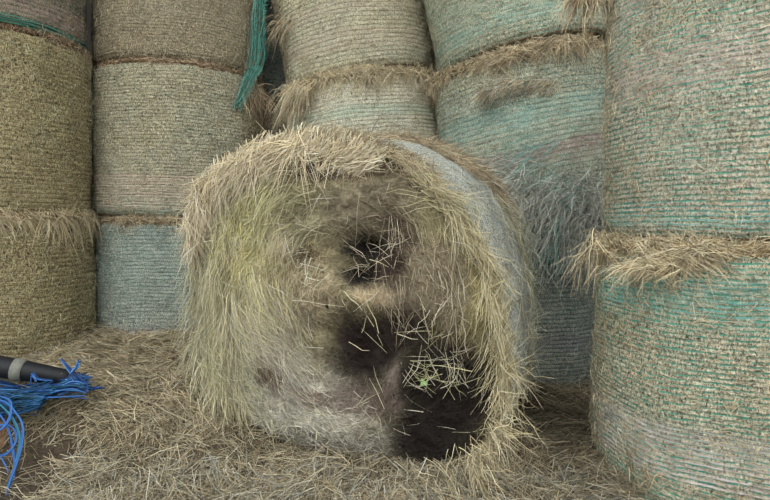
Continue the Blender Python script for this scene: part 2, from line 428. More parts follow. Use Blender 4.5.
W_PALE = wrap_material('net_wrap_pale', (182, 174, 150), (170, 168, 146), (108, 98, 76), (208, 200, 178), (140, 150, 132), .03, .4, [], [(.3, 1.1, (184, 180, 160), .5), (.85, .93, (120, 160, 140), .5)], .45, 9.1)
W_AQUA = wrap_material('net_wrap_aqua', (134, 142, 124), (148, 146, 120), (84, 80, 62), (190, 188, 166), CYAN, .036, .35, [(.80, .97, CYAN, .65), (.56, .66, (168, 128, 132), .85)], [(.2, .55, (150, 162, 150), .6), (.5, .68, (164, 146, 140), .55), (.66, .95, (160, 176, 160), .6)], .55, 5.5)
W_AQUA_TOP = wrap_material('net_wrap_aqua_top', (150, 148, 126), (140, 146, 126), (92, 86, 66), (196, 190, 164), (80, 160, 140), .03, .45, [(.12, .2, CYAN, .6)], [(.1, .4, (148, 166, 148), .5), (.45, .9, (128, 160, 138), .4)], .4, 7.7)
W_DARK = wrap_material('net_wrap_slate', (132, 132, 120), (120, 126, 116), (60, 58, 50), (156, 154, 140), (70, 116, 108), .03, .55, [(.3, .42, (124, 112, 124), .7)], [(.1, .95, (98, 118, 112), .5)], .5, 2.9)
W_RIGHT = wrap_material('net_wrap_teal_rings', (172, 166, 148), (160, 158, 140), (96, 86, 68), (204, 192, 166), (62, 150, 122), .022, .8, [(.04, .16, CYAN, .8), (.62, .8, PINK, .8)], [(.60, .85, (186, 176, 166), .4), (.95, 1.2, (186, 176, 166), .4), (.05, .5, (160, 160, 146), .3)], .3, 1.9)
W_RIGHT_LOW = wrap_material('net_wrap_teal_speckled', (170, 160, 136), (152, 154, 132), (76, 66, 54), (204, 194, 168), (74, 156, 132), .020, .95, [(.86, 1.02, CYAN, .85), (.18, .40, (208, 198, 196), .9)], [(.16, .42, (178, 170, 164), .4), (.82, 1.06, (146, 168, 150), .6), (.0, .14, (128, 152, 138), .5)], .3, 3.1)

C1, C2, C3, C4, C5, CB = (-2.90, 4.46), (-1.75, 5.15), (-.10, 5.25), (1.15, 4.80), (1.73, 2.84), (-1.08, 6.3)

b1a = make_bale('olive-brown round bale at far left, bottom of its stack, behind the black pipe', C1, 0, 1.25, .655, W_OLIVE, seed=1.1, pal=HAY_OLIVE)
b1b = make_bale('olive round bale at far left, middle of its stack, no coloured netting', C1, 1.27, 1.23, .65, W_OLIVE, tilt=1.2, ridge=.005, seed=2.3, pal=HAY_OLIVE)
b1c = make_bale('dark bale with green net edge at top left corner, top of the far left stack', C1, 2.53, 1.2, .635, W_OLIVE2, tilt=2, seed=3.9, pal=HAY_BROWN, straw=3000)
b2a = make_bale('blue-green netted bale in second stack from left, bottom one on the hay', C2, 0, 1.24, .675, W_GREY_LOW, seed=4.2, period=.028, ridge=.0025, pal=HAY_GREY)
b2b = make_bale('grey-beige bale in second stack from left, middle one with pinkish rings near its foot', C2, 1.26, 1.15, .68, W_GREY, tilt=1.5, ridge=.0025, seed=5.2, period=.026)
b2c = make_bale('brown-grey bale at top of second stack from left, torn teal net hanging off it', (-1.73, 5.15), 2.43, 1.2, .67, W_BROWN, tilt=2, ridge=.0025, seed=6.6, period=.026)
b3a = make_bale('bale low in the third stack, almost hidden behind the loose unwrapped bale', C3, 0, 1.2, .65, W_PALE, seed=7.1, straw=1200, res=(200, 120))
b3b = make_bale('pale bale in third stack, directly above the loose unwrapped bale', (-.08, 5.25), 1.18, 1.19, .65, W_PALE, tilt=-6, seed=8.4)
b3c = make_bale('tan bale at top of third stack, leaning left beside the narrow dark gap', (-.19, 5.25), 2.39, 1.2, .64, W_TAN, tilt=-8, seed=9.3, period=.034)
b4a = make_bale('dark slate-netted bale low in the shadowy gap beside the big right stack', (1.15, 4.85), 0, .93, .64, W_DARK, seed=10.5, period=.03, pal=HAY_GREY, straw=1800)
b4b = make_bale('aqua-netted bale in fourth stack with a purplish band, sagging over the dark gap', (1.26, 4.78), 1.12, 1.32, .66, W_AQUA, tilt=-11, seed=11.8, period=.036, pal=HAY_GREY + HAY, sag=.02)
b4c = make_bale('grey-green leaning bale at top of fourth stack, above a thick hay lip', (1.07, 4.76), 2.485, 1.25, .65, W_AQUA_TOP, tilt=-11.5, seed=12.9)
b5a = make_bale('big speckled teal bale at lower right, bottom of the nearest stack', C5, 0, 1.13, .68, W_RIGHT_LOW, seed=14.1, period=.020, ridge=.003, straw=7000, sag=.016, res=(440, 300), pal=HAY + HAY_PALE)
b5b = make_bale('tall pale bale with many teal rings at upper right, top of the nearest stack', C5, 1.16, 1.26, .645, W_RIGHT, seed=15.4, period=.022, ridge=.0036, straw=6500, res=(440, 300), pal=HAY_PALE + HAY)
bBa = make_bale('tan bale deep in the gap behind the second and third stacks, under the slate one', CB, 1.1, 1.2, .65, W_TAN, seed=16.2, straw=1200, res=(200, 130))
bBc = make_bale('bale standing on the ground deep in the gap behind the stacks, lowest there', CB, 0, 1.1, .65, W_TAN, seed=18.2, straw=200, res=(120, 60))
bBb = make_bale('slate blue netted bale deep in the dark gap behind the torn teal net', CB, 2.33, 1.2, .65, W_DARK, seed=17.2, straw=1200, res=(200, 130))

# lips of hay at the joints (each belongs to the bale it grew from)
fringe(b1a, 1.275, .08, .08, 2400, (.07, .19), HAY_PALE + [(214, 196, 150)], droop=1.1, out=.6, bias=1.2, wave=.15, W=(.003, .005))
fringe(b1b, 1.235, .06, .035, 2200, (.05, .17), HAY_BROWN, droop=.9, out=.4, core=(96, 70, 48))
fringe(b2a, 1.235, .06, .05, 2600, (.04, .13), HAY_BROWN + HAY, droop=.5, out=.45)
fringe(b2b, 1.15, .055, .03, 2800, (.04, .12), HAY_BROWN, droop=.4, out=.45, core=(112, 90, 62))
fringe(b3b, 1.185, .10, .06, 4200, (.05, .18), HAY + HAY_PALE, droop=.9, out=.5, core=(140, 122, 88))
fringe(b4b, 1.305, .10, .06, 5200, (.06, .2), HAY + HAY_PALE + HAY_BROWN, droop=.45, out=.5, core=(112, 98, 70), bias=-.5)
fringe(b4a, .93, .12, .03, 2600, (.08, .22), HAY_GREY, droop=.9, out=.5, core=(92, 86, 70))
fringe(b5a, 1.12, .085, .045, 7500, (.05, .2), HAY_PALE + HAY, droop=.35, out=.45, core=(140, 120, 88), wave=.5)
fringe(b5b, 1.25, .05, .03, 1500, (.05, .15), HAY_BROWN, droop=.7, out=.4)
fringe(bBa, 1.2, .14, .04, 1600, (.05, .16), HAY_BROWN, droop=.8, out=.5, core=(92, 74, 54))

tuft(b3b, 'hay_tuft', [(at(304, 88, 4.68), (.1, .08, .04)), (at(294, 96, 4.7), (.05, .08, .05))], 420, (-.45, -.35, -.5), (.08, .2), HAY_PALE + HAY, 1.0, .25)
tuft(b3c, 'hay_tuft', [(at(287, 20, 4.85), (.06, .08, .05)), (at(280, 26, 4.9), (.05, .08, .06))], 200, (-.6, -.3, -.5), (.06, .15), HAY_BROWN + HAY, .8, .25)
tuft(b2b, 'hay_tuft', [(at(252, 92, 4.85), (.08, .1, .06)), (at(262, 100, 5.0), (.06, .1, .1))], 240, (.4, -.2, -.7), (.06, .18), HAY_BROWN, .7, .4)
tuft(b5b, 'hay_tuft', [(at(592, -4, 2.95), (.07, .06, .03)), (at(580, -6, 3.0), (.05, .06, .03))], 420, (-.35, -.3, -.7), (.05, .15), HAY_BROWN + HAY_PALE, .5, .45)
tuft(b5a, 'hay_tuft', [(at(602, 238, 2.95), (.07, .06, .05)), (at(592, 246, 3.0), (.05, .06, .05))], 150, (-.45, -.3, -.45), (.06, .22), HAY_PALE, .7, .45)
tuft(b5a, 'hay_tuft', [(at(642, 266, 2.55), (.1, .03, .02)), (at(660, 268, 2.42), (.1, .03, .02))], 420, (-.9, -.2, -.1), (.05, .12), HAY_PALE, .4, .3)
tuft(b5a, 'hay_tuft', [(at(635, 462, 2.60), (.05, .03, .05)), (at(655, 470, 2.50), (.05, .03, .04))], 300, (.3, -.35, -.5), (.04, .1), HAY_BROWN + HAY, .3, .6)
tuft(b4b, 'hay_tuft', [(at(510, 84, 4.11), (.10, .025, .05)), (at(540, 84, 4.1), (.10, .025, .045)), (at(488, 92, 4.14), (.05, .02, .03))], 900, (-.9, -.12, -.2), (.03, .10), HAY_GREY + HAY_BROWN + HAY, .5, .35)
tuft(b4b, 'torn_net_and_hay', [(at(x, y, 4.1), (.14, .08, .1)) for x, y in ((520, 215), (560, 205), (590, 215), (530, 240), (575, 235), (545, 190), (512, 190), (590, 190))], 6500, (-.8, -.2, -.35), (.08, .3), [(186, 186, 170), (160, 160, 144), (200, 198, 182), (126, 124, 108)], .45, .55, label='grey shredded hay and net sagging from the foot of the bale')
tuft(b4b, 'loose_net_threads', [(at(x, y, 4.05), (.2, .05, .12)) for x, y in ((540, 150), (570, 190), (560, 235))], 420, (-.9, -.1, -.4), (.12, .4), [TEAL, AQUA, CYAN], .3, .25, W=(.0016, .0026), label='teal net threads')

# torn strip of teal net hanging at the gap
def ropes(paths, rads, cols, sides=5):
    V, F, C = [], [], []; n = 0
    for P, r, c in zip(paths, rads, cols):
        P = np.asarray(P, float); m = len(P); tg = nrm(np.gradient(P, axis=0))
        a = nrm(np.cross(tg, np.array([.31, .22, .93]))); b = np.cross(tg, a)
        an = np.arange(sides) * 2 * PI / sides
        ring = P[:, None] + (a[:, None] * np.cos(an)[None, :, None] + b[:, None] * np.sin(an)[None, :, None]) * r
        V.append(ring.reshape(-1, 3)); f = grid_faces(m, sides)
        I, J = np.meshgrid(np.arange(m - 1), np.arange(sides), indexing='ij'); J2 = (J + 1) % sides
        F.append(np.stack([I * sides + J, I * sides + J2, (I + 1) * sides + J2, (I + 1) * sides + J], -1).reshape(-1, 4) + n)
        C.append(np.broadcast_to(lin(c), (m * sides, 3))); n += m * sides
    return np.concatenate(V), np.concatenate(F), np.concatenate(C)
def spline(K, m):
    K = np.asarray(K, float); n = len(K); t = np.linspace(0, n - 1, m); i = np.clip(t.astype(int), 0, n - 2); f = (t - i)[:, None]
    p = lambda j: K[np.clip(j, 0, n - 1)]
    a, b, c, d = p(i - 1), p(i), p(i + 1), p(i + 2)
    return .5 * ((2 * b) + (c - a) * f + (2 * a - 5 * b + 4 * c - d) * f ** 2 + (3 * b - a - 3 * c + d) * f ** 3)
strip = [at(261, -14, 4.84), at(260, 15, 4.83), at(259, 40, 4.82), at(256, 65, 4.79), at(247, 84, 4.75), at(238, 106, 4.72)]
paths, rads, cols = [], [], []
for k in range(48):
    off = rng.uniform(-1, 1)
    wd = np.array([.038, .045, .055, .06, .045, .018]) * off
    dz = rng.normal(0, .02, 3)
    i0, i1 = sorted(rng.choice(6, 2, replace=False)) if rng.random() < .55 else (0, 5)
    if i1 - i0 < 2: i0 = max(0, i0 - 1); i1 = min(5, i1 + 1)
    K = [np.asarray(strip[j]) + np.array([wd[j], rng.normal(0, .014), 0]) + dz * .5 + rng.normal(0, .013, 3) for j in range(i0, i1 + 1)]
    paths.append(spline(K, 14)); rads.append(rng.uniform(.0009, .0017)); cols.append([(60, 132, 116), (84, 156, 140), (120, 178, 168), (46, 108, 96)][rng.integers(4)])
for k in range(60):          # the ladder threads that still tie it together
    t = rng.random() ** 1.3 * .85; P0 = spline(strip, 60)[int(t * 59)]; w = .055
    paths.append(np.linspace(P0 + np.array([-w, rng.normal(0, .012), rng.normal(0, .03)]), P0 + np.array([w, rng.normal(0, .012), rng.normal(0, .03)]), 4))
    rads.append(.0014); cols.append((90, 160, 146))
V, F, C = ropes(paths, rads, cols, 3)
Mi = np.array(b2c['M'].inverted()); V = V @ Mi[:3, :3].T + Mi[:3, 3]
o = mesh_np('torn_net', V, F, M_STRAW, b2c['root'], col=C); o['label'] = 'torn teal net strip hanging down'; o['kind'] = 'stuff'
# green lip of net on the top left bale
th = np.linspace(-PI, PI, 200, endpoint=False); r = b1c['rad'](th, np.full(200, .05)) + .008
paths = [np.stack([np.cos(th) * (r + .006 * np.sin(th * 7 + k)), np.sin(th) * (r + .006 * np.sin(th * 5 + k)), .0 + .007 * k + .005 * np.sin(th * 9 + k * 2)], -1) for k in (1, 3, 4, 6)]
paths = [np.concatenate([p, p[:1]]) for p in paths]
V, F, C = ropes(paths, [.0035] * 4, [(60, 112, 92), (44, 92, 76), (84, 132, 116), (52, 98, 80)] * 2, 5)
o = mesh_np('net_hem', V, F, M_STRAW, b1c['root'], col=C); o['label'] = 'gathered green net hem'

# ------------------------------------------------------------------ the loose, rotting bale
AX = nrm(np.array([.34, .94, 0.])); E1 = np.array([AX[1], -AX[0], 0.]); UP = np.array([0, 0, 1.])
MB = Matrix(((E1[0], -AX[0], 0, -.19), (E1[1], -AX[1], 0, 2.8), (0, 0, 1, .0), (0, 0, 0, 1)))   # local: x across the face, y out of it, z up
BZ = .84
old = empty('unwrapped_round_hay_bale', MB)
tag(old, 'loose unwrapped round bale on its side, rotten dark face, in front of the stacks', 'hay bale')
fo = np.array([(0.005,0.77),(-0.281,0.797),(-0.503,0.755),(-0.691,0.67),(-0.806,0.553),(-0.87,0.4),(-0.90,0.139),(-0.90,-0.124),(-0.885,-0.388),(-0.83,-0.569),(-0.68,-0.671),(-0.466,-0.739),(-0.187,-0.787),(0.076,-0.807),(0.372,-0.777),(0.54,-0.731),(0.64,-0.65),(0.69,-0.506),(0.71,-0.369),(0.70,-0.153),(0.665,0.06),(0.61,0.23),(0.54,0.37),(0.44,0.49),(0.34,0.59),(0.21,0.69)])
bo = np.array([(-.15,.82),(.105,.83),(.297,.765),(.46,.645),(.59,.42),(.68,.158),(.71,-.142),(.69,-.50),(.6,-.75),(.2,-.81),(-.3,-.81),(-.65,-.68),(-.83,-.40),(-.87,0),(-.80,.40),(-.55,.70)])
Oc = np.array([-.07, 0.0])
def polar(pts):
    d = pts - Oc; a = np.arctan2(d[:, 1], d[:, 0]); r = np.hypot(d[:, 0], d[:, 1]); i = np.argsort(a); a, r = a[i], r[i]
    A = np.concatenate([a - 2 * PI, a, a + 2 * PI]); Rr = np.tile(r, 3)
    def f(t):
        t = (np.asarray(t) + PI) % (2 * PI) - PI
        return (np.interp(t - .08, A, Rr) + np.interp(t, A, Rr) + np.interp(t + .08, A, Rr)) / 3
    return f
Rf, Rb = polar(fo), polar(bo)
DEP = 1.12
# hollows rotted into the face: (x, z, rx, rz, depth)
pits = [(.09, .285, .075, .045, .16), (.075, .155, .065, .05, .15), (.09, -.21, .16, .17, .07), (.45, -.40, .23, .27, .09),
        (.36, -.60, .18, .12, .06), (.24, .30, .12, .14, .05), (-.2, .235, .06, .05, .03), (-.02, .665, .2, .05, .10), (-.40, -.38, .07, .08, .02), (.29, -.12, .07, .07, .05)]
bulges = [(.13, .065, .10, .05, .02), (.235, -.34, .04, .15, .05), (-.1, .1, .2, .18, .03), (-.25, .68, .42, .08, .08), (.2, -.40, .05, .10, .04)]
def face_y(x, z):
    d = np.hypot(x - Oc[0], z - Oc[1]); t = np.arctan2(z - Oc[1], x - Oc[0]); q = d / Rf(t)
    y = -.17 * np.clip(q, 0, 1.2) ** 7 + .03 * (1 - q)
    for (a, b, rx, rz, dp) in pits:
        g = ((x - a) / rx) ** 2 + ((z - b) / rz) ** 2
        y = y - dp / (1 + g ** 1.6) * (1 + .3 * vn(x * 14, z * 14, dp * 9))
    for (a, b, rx, rz, dp) in bulges:
        y = y + dp * np.exp(-(((x - a) / rx) ** 2 + ((z - b) / rz) ** 2))
    spiral = np.sin(d * 46 + t * 1.0 + 2.5 * fbm(x * 2, z * 2, 3.0))
    y = y + .006 * spiral + .05 * fbm(x * 4.5, z * 4.5, 1.0, 5) + .012 * vn(x * 38, z * 38)
    return y
# colour of the hay itself: yellow-green, greyed by mould, black where it rotted
blobs = [(-.72, .15, .26, .6, (160, 156, 122), .95), (-.50, .20, .20, .34, (186, 176, 124), .8), (-.42, .45, .32, .16, (158, 154, 116), .8), (-.80, -.3, .13, .4, (166, 162, 124), .8),
         (-.25, -.50, .36, .22, (190, 184, 168), .9), (-.42, -.12, .2, .25, (172, 164, 144), .75), (-.55, -.40, .12, .2, (156, 152, 124), .6), (-.33, .28, .11, .08, (200, 188, 162), .85),
         (-.20, .12, .20, .12, (160, 146, 118), .7), (-.05, .42, .3, .12, (132, 124, 98), .7), (.2, .45, .3, .14, (112, 102, 84), .75),
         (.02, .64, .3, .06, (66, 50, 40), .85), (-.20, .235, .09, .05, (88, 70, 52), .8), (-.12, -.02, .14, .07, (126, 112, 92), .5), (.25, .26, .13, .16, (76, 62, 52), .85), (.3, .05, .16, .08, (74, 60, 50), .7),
         (.44, .12, .15, .22, (134, 122, 100), .75), (.64, .15, .06, .5, (166, 154, 110), .9), (.66, -.30, .05, .35, (150, 142, 106), .8), (.50, .40, .16, .10, (150, 142, 104), .7),
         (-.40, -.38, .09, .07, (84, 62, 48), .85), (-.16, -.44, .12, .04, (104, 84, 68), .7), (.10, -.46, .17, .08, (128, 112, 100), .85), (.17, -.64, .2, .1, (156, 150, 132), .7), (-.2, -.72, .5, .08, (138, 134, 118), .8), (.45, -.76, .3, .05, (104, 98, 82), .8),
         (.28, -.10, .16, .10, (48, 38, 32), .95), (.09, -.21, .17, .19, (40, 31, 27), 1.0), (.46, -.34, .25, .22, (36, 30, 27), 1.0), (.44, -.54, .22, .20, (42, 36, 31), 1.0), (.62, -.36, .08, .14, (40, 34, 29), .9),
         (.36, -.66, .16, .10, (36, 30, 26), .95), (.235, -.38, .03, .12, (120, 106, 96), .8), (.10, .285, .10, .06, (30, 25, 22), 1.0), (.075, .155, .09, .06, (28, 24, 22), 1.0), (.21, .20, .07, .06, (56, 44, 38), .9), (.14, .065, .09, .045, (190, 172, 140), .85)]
def face_col(x, z, sharp=1.0):
    c = np.broadcast_to(lin((140, 130, 100)), (len(x), 3)).copy()
    wx = x + .05 * fbm(x * 8, z * 8, 8.0, 5); wz = z + .05 * fbm(x * 8, z * 8, 12.0, 5)
    for (a, b, rx, rz, col, w) in blobs:
        g = ((wx - a) / rx) ** 2 + ((wz - b) / rz) ** 2
        m = (w / (1 + g ** 3.6))[:, None]
        c = c * (1 - m) + lin(col) * m
    return c
na, nr, nsd, nbk = 640, 190, 90, 20
th = np.arange(na) * 2 * PI / na
T, K = np.meshgrid(th, np.arange(nr + nsd + nbk), indexing='ij')
q = np.clip((K + 1) / nr, 0, 1) ** .8
s = np.clip((K - nr + 1) / nsd, 0, 1); bk = np.clip((K - nr - nsd + 1) / nbk, 0, 1)
rf = Rf(T); rb = Rb(T)
rad_ = np.where(K < nr, rf * q, (rf * (1 - s) + rb * s) + .035 * np.sin(PI * s) + .02 * fbm(np.cos(T) * 5, np.sin(T) * 5, s * 6, 4))
rad_ = np.where(K >= nr, rad_ - .10 * sstep(.88, 1, s) ** 2, rad_) * (1 - bk * .98)
x = Oc[0] + np.cos(T) * rad_; z = Oc[1] + np.sin(T) * rad_
yf = face_y(x, z)
y_r = face_y(Oc[0] + np.cos(T) * rf, Oc[1] + np.sin(T) * rf)
y = np.where(K < nr, yf, y_r * (1 - s) - DEP * s + .01 * vn(T * 30, s * 20))
V = np.stack([x, y, np.maximum(z + BZ, .02 + .0 * z)], -1).reshape(-1, 3)
cf = face_col(x.ravel(), z.ravel()); side = lin((150, 142, 112)) * (1 + .25 * fbm(T * 4, s * 9, 1.0)).reshape(-1, 1)
m = sstep(0.0, .10, s).reshape(-1, 1)
C = cf * (1 - m) + side * m
M_ROT = attr_hay_material('weathered_hay', 70.0, .5, 1.45, .9)
mesh_np('hay_roll', V, grid_faces(na, nr + nsd + nbk, True), M_ROT, old, col=C)

# grey net sleeve still clinging round the barrel, set back from the face
nt, ns = 360, 80
th = np.arange(nt) * 2 * PI / nt
T, S = np.meshgrid(th, np.linspace(.05, .82, ns), indexing='ij')
edge = .05 * fbm(np.cos(T) * 4, np.sin(T) * 4, 3.0)
Sx = S + edge * (1 - (S - .10) / .74)
rr = Rf(T) * (1 - Sx) + Rb(T) * Sx + .035 * np.sin(PI * Sx) + .02 * fbm(np.cos(T) * 5, np.sin(T) * 5, Sx * 6, 4) + .012
yy = face_y(Oc[0] + np.cos(T) * Rf(T), Oc[1] + np.sin(T) * Rf(T)) * (1 - Sx) - DEP * Sx
V = np.stack([Oc[0] + np.cos(T) * rr, yy, np.maximum(Oc[1] + np.sin(T) * rr + BZ, .03)], -1).reshape(-1, 3)
W_OLD = wrap_material('net_wrap_weathered', (178, 178, 164), (166, 170, 158), (122, 118, 104), (214, 216, 204), (160, 176, 170), .02, .35, [], [(.0, 1.2, (150, 160, 154), .5)], .5, 12.0)
mesh_np('net_sleeve', V, grid_faces(nt, ns, True), W_OLD, old, uv=np.stack([T * .8, yy + 0 * T], -1).reshape(-1, 2))

# stalks on the face: they follow the coil of the bale
s_ = Strands()
def face_pts(n, box_, dens=None):
    x = rng.uniform(box_[0], box_[1], n); z = rng.uniform(box_[2], box_[3], n)
    t = np.arctan2(z - Oc[1], x - Oc[0]); k = np.hypot(x - Oc[0], z - Oc[1]) < Rf(t) * .985
    if dens is not None: k &= rng.random(n) < dens(x, z)
    return x[k], z[k]
def on_face(x, z, off=0.0):
    return np.stack([x, face_y(x, z) + off, z + BZ], -1)
def darkness(x, z):
    return np.dot(face_col(x, z), [.3, .6, .1])
SC = np.array([.0, .03])
def coil(n, box_, Lr, Wr, jit, off, bright=1.15, dens=None, out=.12, droop=.05, satv=.25, pal=None, clump=.8):
    x, z = face_pts(n, box_, dens); m = len(x)
    t = np.arctan2(z - SC[1], x - SC[0]) + PI / 2 + rng.normal(0, jit, m) + 1.0 * vn(x * 5, z * 5, 4.0) * .5
    sg = np.where(rng.random(m) < .5, -1, 1)
    D = np.stack([np.cos(t) * sg, rng.normal(out, .12, m), np.sin(t) * sg], -1)
    L = rng.uniform(*Lr, m)
    gap = vn(x * 15, z * 15, 2.0) + rng.normal(0, .25, m)
    kk = gap > -.35
    x, z, t, sg, D, L = x[kk], z[kk], t[kk], sg[kk], D[kk], L[kk]; m = len(x)
    c = face_col(x, z) * bright * np.exp(rng.normal(0, satv, (m, 1))) if pal is None else shades(m, pal, .25)
    B = np.stack([-np.cos(t + PI / 2) * 0, -np.full(m, out * 1.3), -np.full(m, droop) - 0 * t], -1) + nrm(np.stack([SC[0] - x, 0 * x, SC[1] - z], -1)) * .22
    P = on_face(x, z, off) - nrm(D) * (L * .5)[:, None] * np.array([1, 0, 1])
    P[:, 1] = np.maximum(P[:, 1], face_y(P[:, 0], P[:, 2] - BZ) + .001)
    s_.add(P, D, L, rng.uniform(*Wr, m), B, np.clip(c, 0, .9), 3, jit=.10, clump=clump)
FB = (-1.0, .85, -.85, .85)
coil(36000, FB, (.02, .08), (.0014, .0027), .45, .004)
coil(13000, (-1, -.2, -.6, .8), (.05, .18), (.0015, .0028), .25, .010, 1.25)
coil(3600, (.25, .85, -.5, .75), (.06, .2), (.0016, .003), .3, .012, 1.2, dens=lambda x, z: sstep(.34, .62, np.hypot(x - 0, z)))
coil(6000, FB, (.02, .1), (.0018, .003), 1.6, .010, 1.3)
# a few loose pale stalks lie across the dark rot
coil(7500, (-.95, .0, -.5, .72), (.05, .17), (.0018, .0034), .35, .014, dens=lambda x, z: np.exp(-((x + .50) / .17) ** 2 - ((z - .16) / .30) ** 2), pal=[(206, 194, 116), (190, 178, 104), (214, 204, 144), (176, 168, 110)], out=.06, clump=.4)
coil(1500, (-.6, .14, -.78, -.2), (.04, .11), (.0016, .003), .5, .012, dens=lambda x, z: sstep(.24, .34, np.hypot(x - .09, z + .20)), pal=[(196, 190, 172), (172, 164, 144), (150, 140, 118), (206, 200, 184)], out=.08)
coil(1000, (-.95, -.12, -.7, .65), (.06, .22), (.002, .0036), .7, .018, pal=[(206, 198, 160), (190, 186, 140), (216, 210, 186), (170, 164, 124)], out=.15)
coil(200, (0, .75, .1, .7), (.05, .18), (.0016, .0028), 1.3, .016, pal=[(176, 160, 128), (150, 132, 104), (196, 184, 156)], out=.15)
coil(110, (.05, .7, -.65, .5), (.05, .2), (.002, .0036), 1.6, .02, pal=[(190, 174, 138), (160, 142, 108), (206, 196, 168), (170, 168, 120)], out=.1, clump=0)
coil(70, (.30, .56, -.38, -.08), (.07, .2), (.002, .0038), 1.6, .03, pal=[(196, 184, 140), (176, 172, 110), (206, 196, 168)], out=.15, clump=0)
# stalks hanging straight down over the middle right
x, z = face_pts(120, (.18, .55, -.05, .42)); m = len(x)
D = np.stack([rng.normal(0, .16, m), rng.normal(.15, .1, m), -np.ones(m)], -1)
s_.add(on_face(x, z, .012), D, rng.uniform(.06, .2, m), rng.uniform(.0018, .003, m), (0, -.12, -.1), shades(m, [(180, 164, 130), (140, 122, 96), (196, 184, 156)], .25), 3)
# hay ringing the rims, front right and all round, trailing down and out
def rim(n, a0, a1, s0, s1, Lr, Wr, pal, along, outw, fwd, droop, lift=.01, jit=.3, toward=0):
    t = rng.uniform(a0, a1, n); s = rng.uniform(s0, s1, n)
    r = Rf(t) * (1 - s) + Rb(t) * s + .035 * np.sin(PI * s) + rng.random(n) * lift + .006
    yy = face_y(Oc[0] + np.cos(t) * Rf(t), Oc[1] + np.sin(t) * Rf(t)) * (1 - s) - DEP * s
    P = np.stack([Oc[0] + np.cos(t) * r, yy, Oc[1] + np.sin(t) * r + BZ], -1)
    R_ = np.stack([np.cos(t), 0 * t, np.sin(t)], -1); Tn = np.stack([np.sin(t), 0 * t, -np.cos(t)], -1)
    sg = along * (np.where(rng.random(n) < .8, 1, -1))[:, None]
    D = Tn * sg + R_ * outw + np.array([0, fwd, 0]) + rng.normal(0, jit, (n, 3))
    L = rng.uniform(*Lr, n)
    s_.add(P - nrm(D) * (L * .3)[:, None], D, L, rng.uniform(*Wr, n), np.array([0, 0, -droop]) - R_ * outw * .5 + rng.normal(0, .08, (n, 3)), shades(n, pal, .25), 4)
YEL = [(182, 168, 118), (162, 148, 104), (144, 132, 96), (194, 182, 144)]
rim(1500, -.45, 1.0, -.10, .035, (.10, .30), (.0024, .0042), YEL, 1.0, .05, .15, .1, .01, .32)
rim(620, -1.2, -.6, -.04, .10, (.06, .2), (.002, .0036), YEL + HAY, .8, .35, .2, .25, .03, .5)
rim(900, .6, 1.35, .78, .98, (.08, .26), (.002, .0038), HAY_BROWN + HAY, .9, .25, .0, .2, .02, .45)
rim(1100, -.6, .7, .72, .98, (.08, .26), (.002, .0038), HAY_GREY + HAY_OLIVE, .8, .3, .0, .2, .02, .35)
rim(1700, .95, 1.75, -.08, .12, (.06, .2), (.0018, .0032), HAY + YEL + HAY_BROWN, .8, .2, .2, .2, .02, .5)
rim(4200, .95, 1.6, .5, .98, (.08, .22), (.002, .0038), HAY_BROWN + HAY, .9, .3, .1, .2, .02, .4)
rim(360, -.6, 1.0, .05, .85, (.05, .22), (.002, .0034), HAY_GREY + HAY, .9, .15, .0, .1, .01, .4)
s_.build('surface_stalks', M_STRAW, old)['kind'] = 'stuff'

# left flank: long stalks combed downwards
s_ = Strands()
def flank(n, a0, a1, s0, s1, Lr, pal, droop=.35, splay=.12):
    t = rng.uniform(a0, a1, n); s = rng.uniform(s0, s1, n)
    r = Rf(t) * (1 - s) + Rb(t) * s + .03 * np.sin(PI * s) + rng.random(n) ** 2 * .05
    yy = face_y(Oc[0] + np.cos(t) * Rf(t), Oc[1] + np.sin(t) * Rf(t)) * (1 - s) - DEP * s
    P = np.stack([Oc[0] + np.cos(t) * r, yy + .01, Oc[1] + np.sin(t) * r + BZ], -1)
    D = np.stack([rng.normal(-splay, .32, n), rng.normal(.08, .2, n), -np.ones(n)], -1)
    L = rng.uniform(*Lr, n)
    P[:, 2] = np.maximum(P[:, 2], L * .55 + .12)
    s_.add(P, D, L, rng.uniform(.0026, .0044, n), np.stack([rng.normal(.03, .12, n), 0 * L, -droop * rng.random(n)], -1), shades(n, pal, .22), 4)
FL = [(176, 168, 128), (158, 152, 112), (196, 188, 152), (140, 132, 96), (166, 166, 140)]
flank(4200, 2.45, 3.75, -.04, .35, (.10, .36), FL)
flank(2400, 2.5, 3.7, .3, .9, (.10, .30), FL)
# inward part of the left face too
x, z = face_pts(2200, (-.95, -.55, -.55, .62)); m = len(x)
D = np.stack([rng.normal(0, .22, m), rng.normal(.08, .1, m), -np.ones(m)], -1)
s_.add(on_face(x, z, .012), D, rng.uniform(.08, .26, m), rng.uniform(.002, .0034, m), (.05, -.08, -.05), shades(m, FL + YEL, .22), 3)
s_.build('hanging_flank_hay', M_STRAW, old)['kind'] = 'stuff'

# pale thatch folded over the top left shoulder
s_ = Strands()
tt = np.linspace(0, 1, 60)
def crown(u):      # along the shoulder, from the left end to the crest at the middle
    x = np.interp(u, [0, .12, .3, .5, .7, .88, 1], [-.88, -.82, -.68, -.47, -.25, -.05, .08])
    z = np.interp(u, [0, .12, .3, .5, .7, .88, 1], [.36, .49, .61, .69, .725, .72, .68])
    return x, z
U, Vv = np.meshgrid(np.linspace(0, 1, 120), np.linspace(0, 1, 24), indexing='ij')
cx, cz = crown(U)
thk = .085 * np.sin(PI * np.clip(U * .9 + .08, 0, 1)) ** .5 * (1 + .5 * fbm(U * 9, 0 * U, 5.0))
ang = -1.35 + Vv * 3.6                                       # wraps from under the lip, over, to the back
yv = -.10 + np.cos(ang) * (thk * 1.15 + .02); zv = cz - .035 + np.sin(ang) * thk + .012 * vn(U * 40, Vv * 12)
yv = yv - np.clip(ang - 1.3, 0, 2) * .14
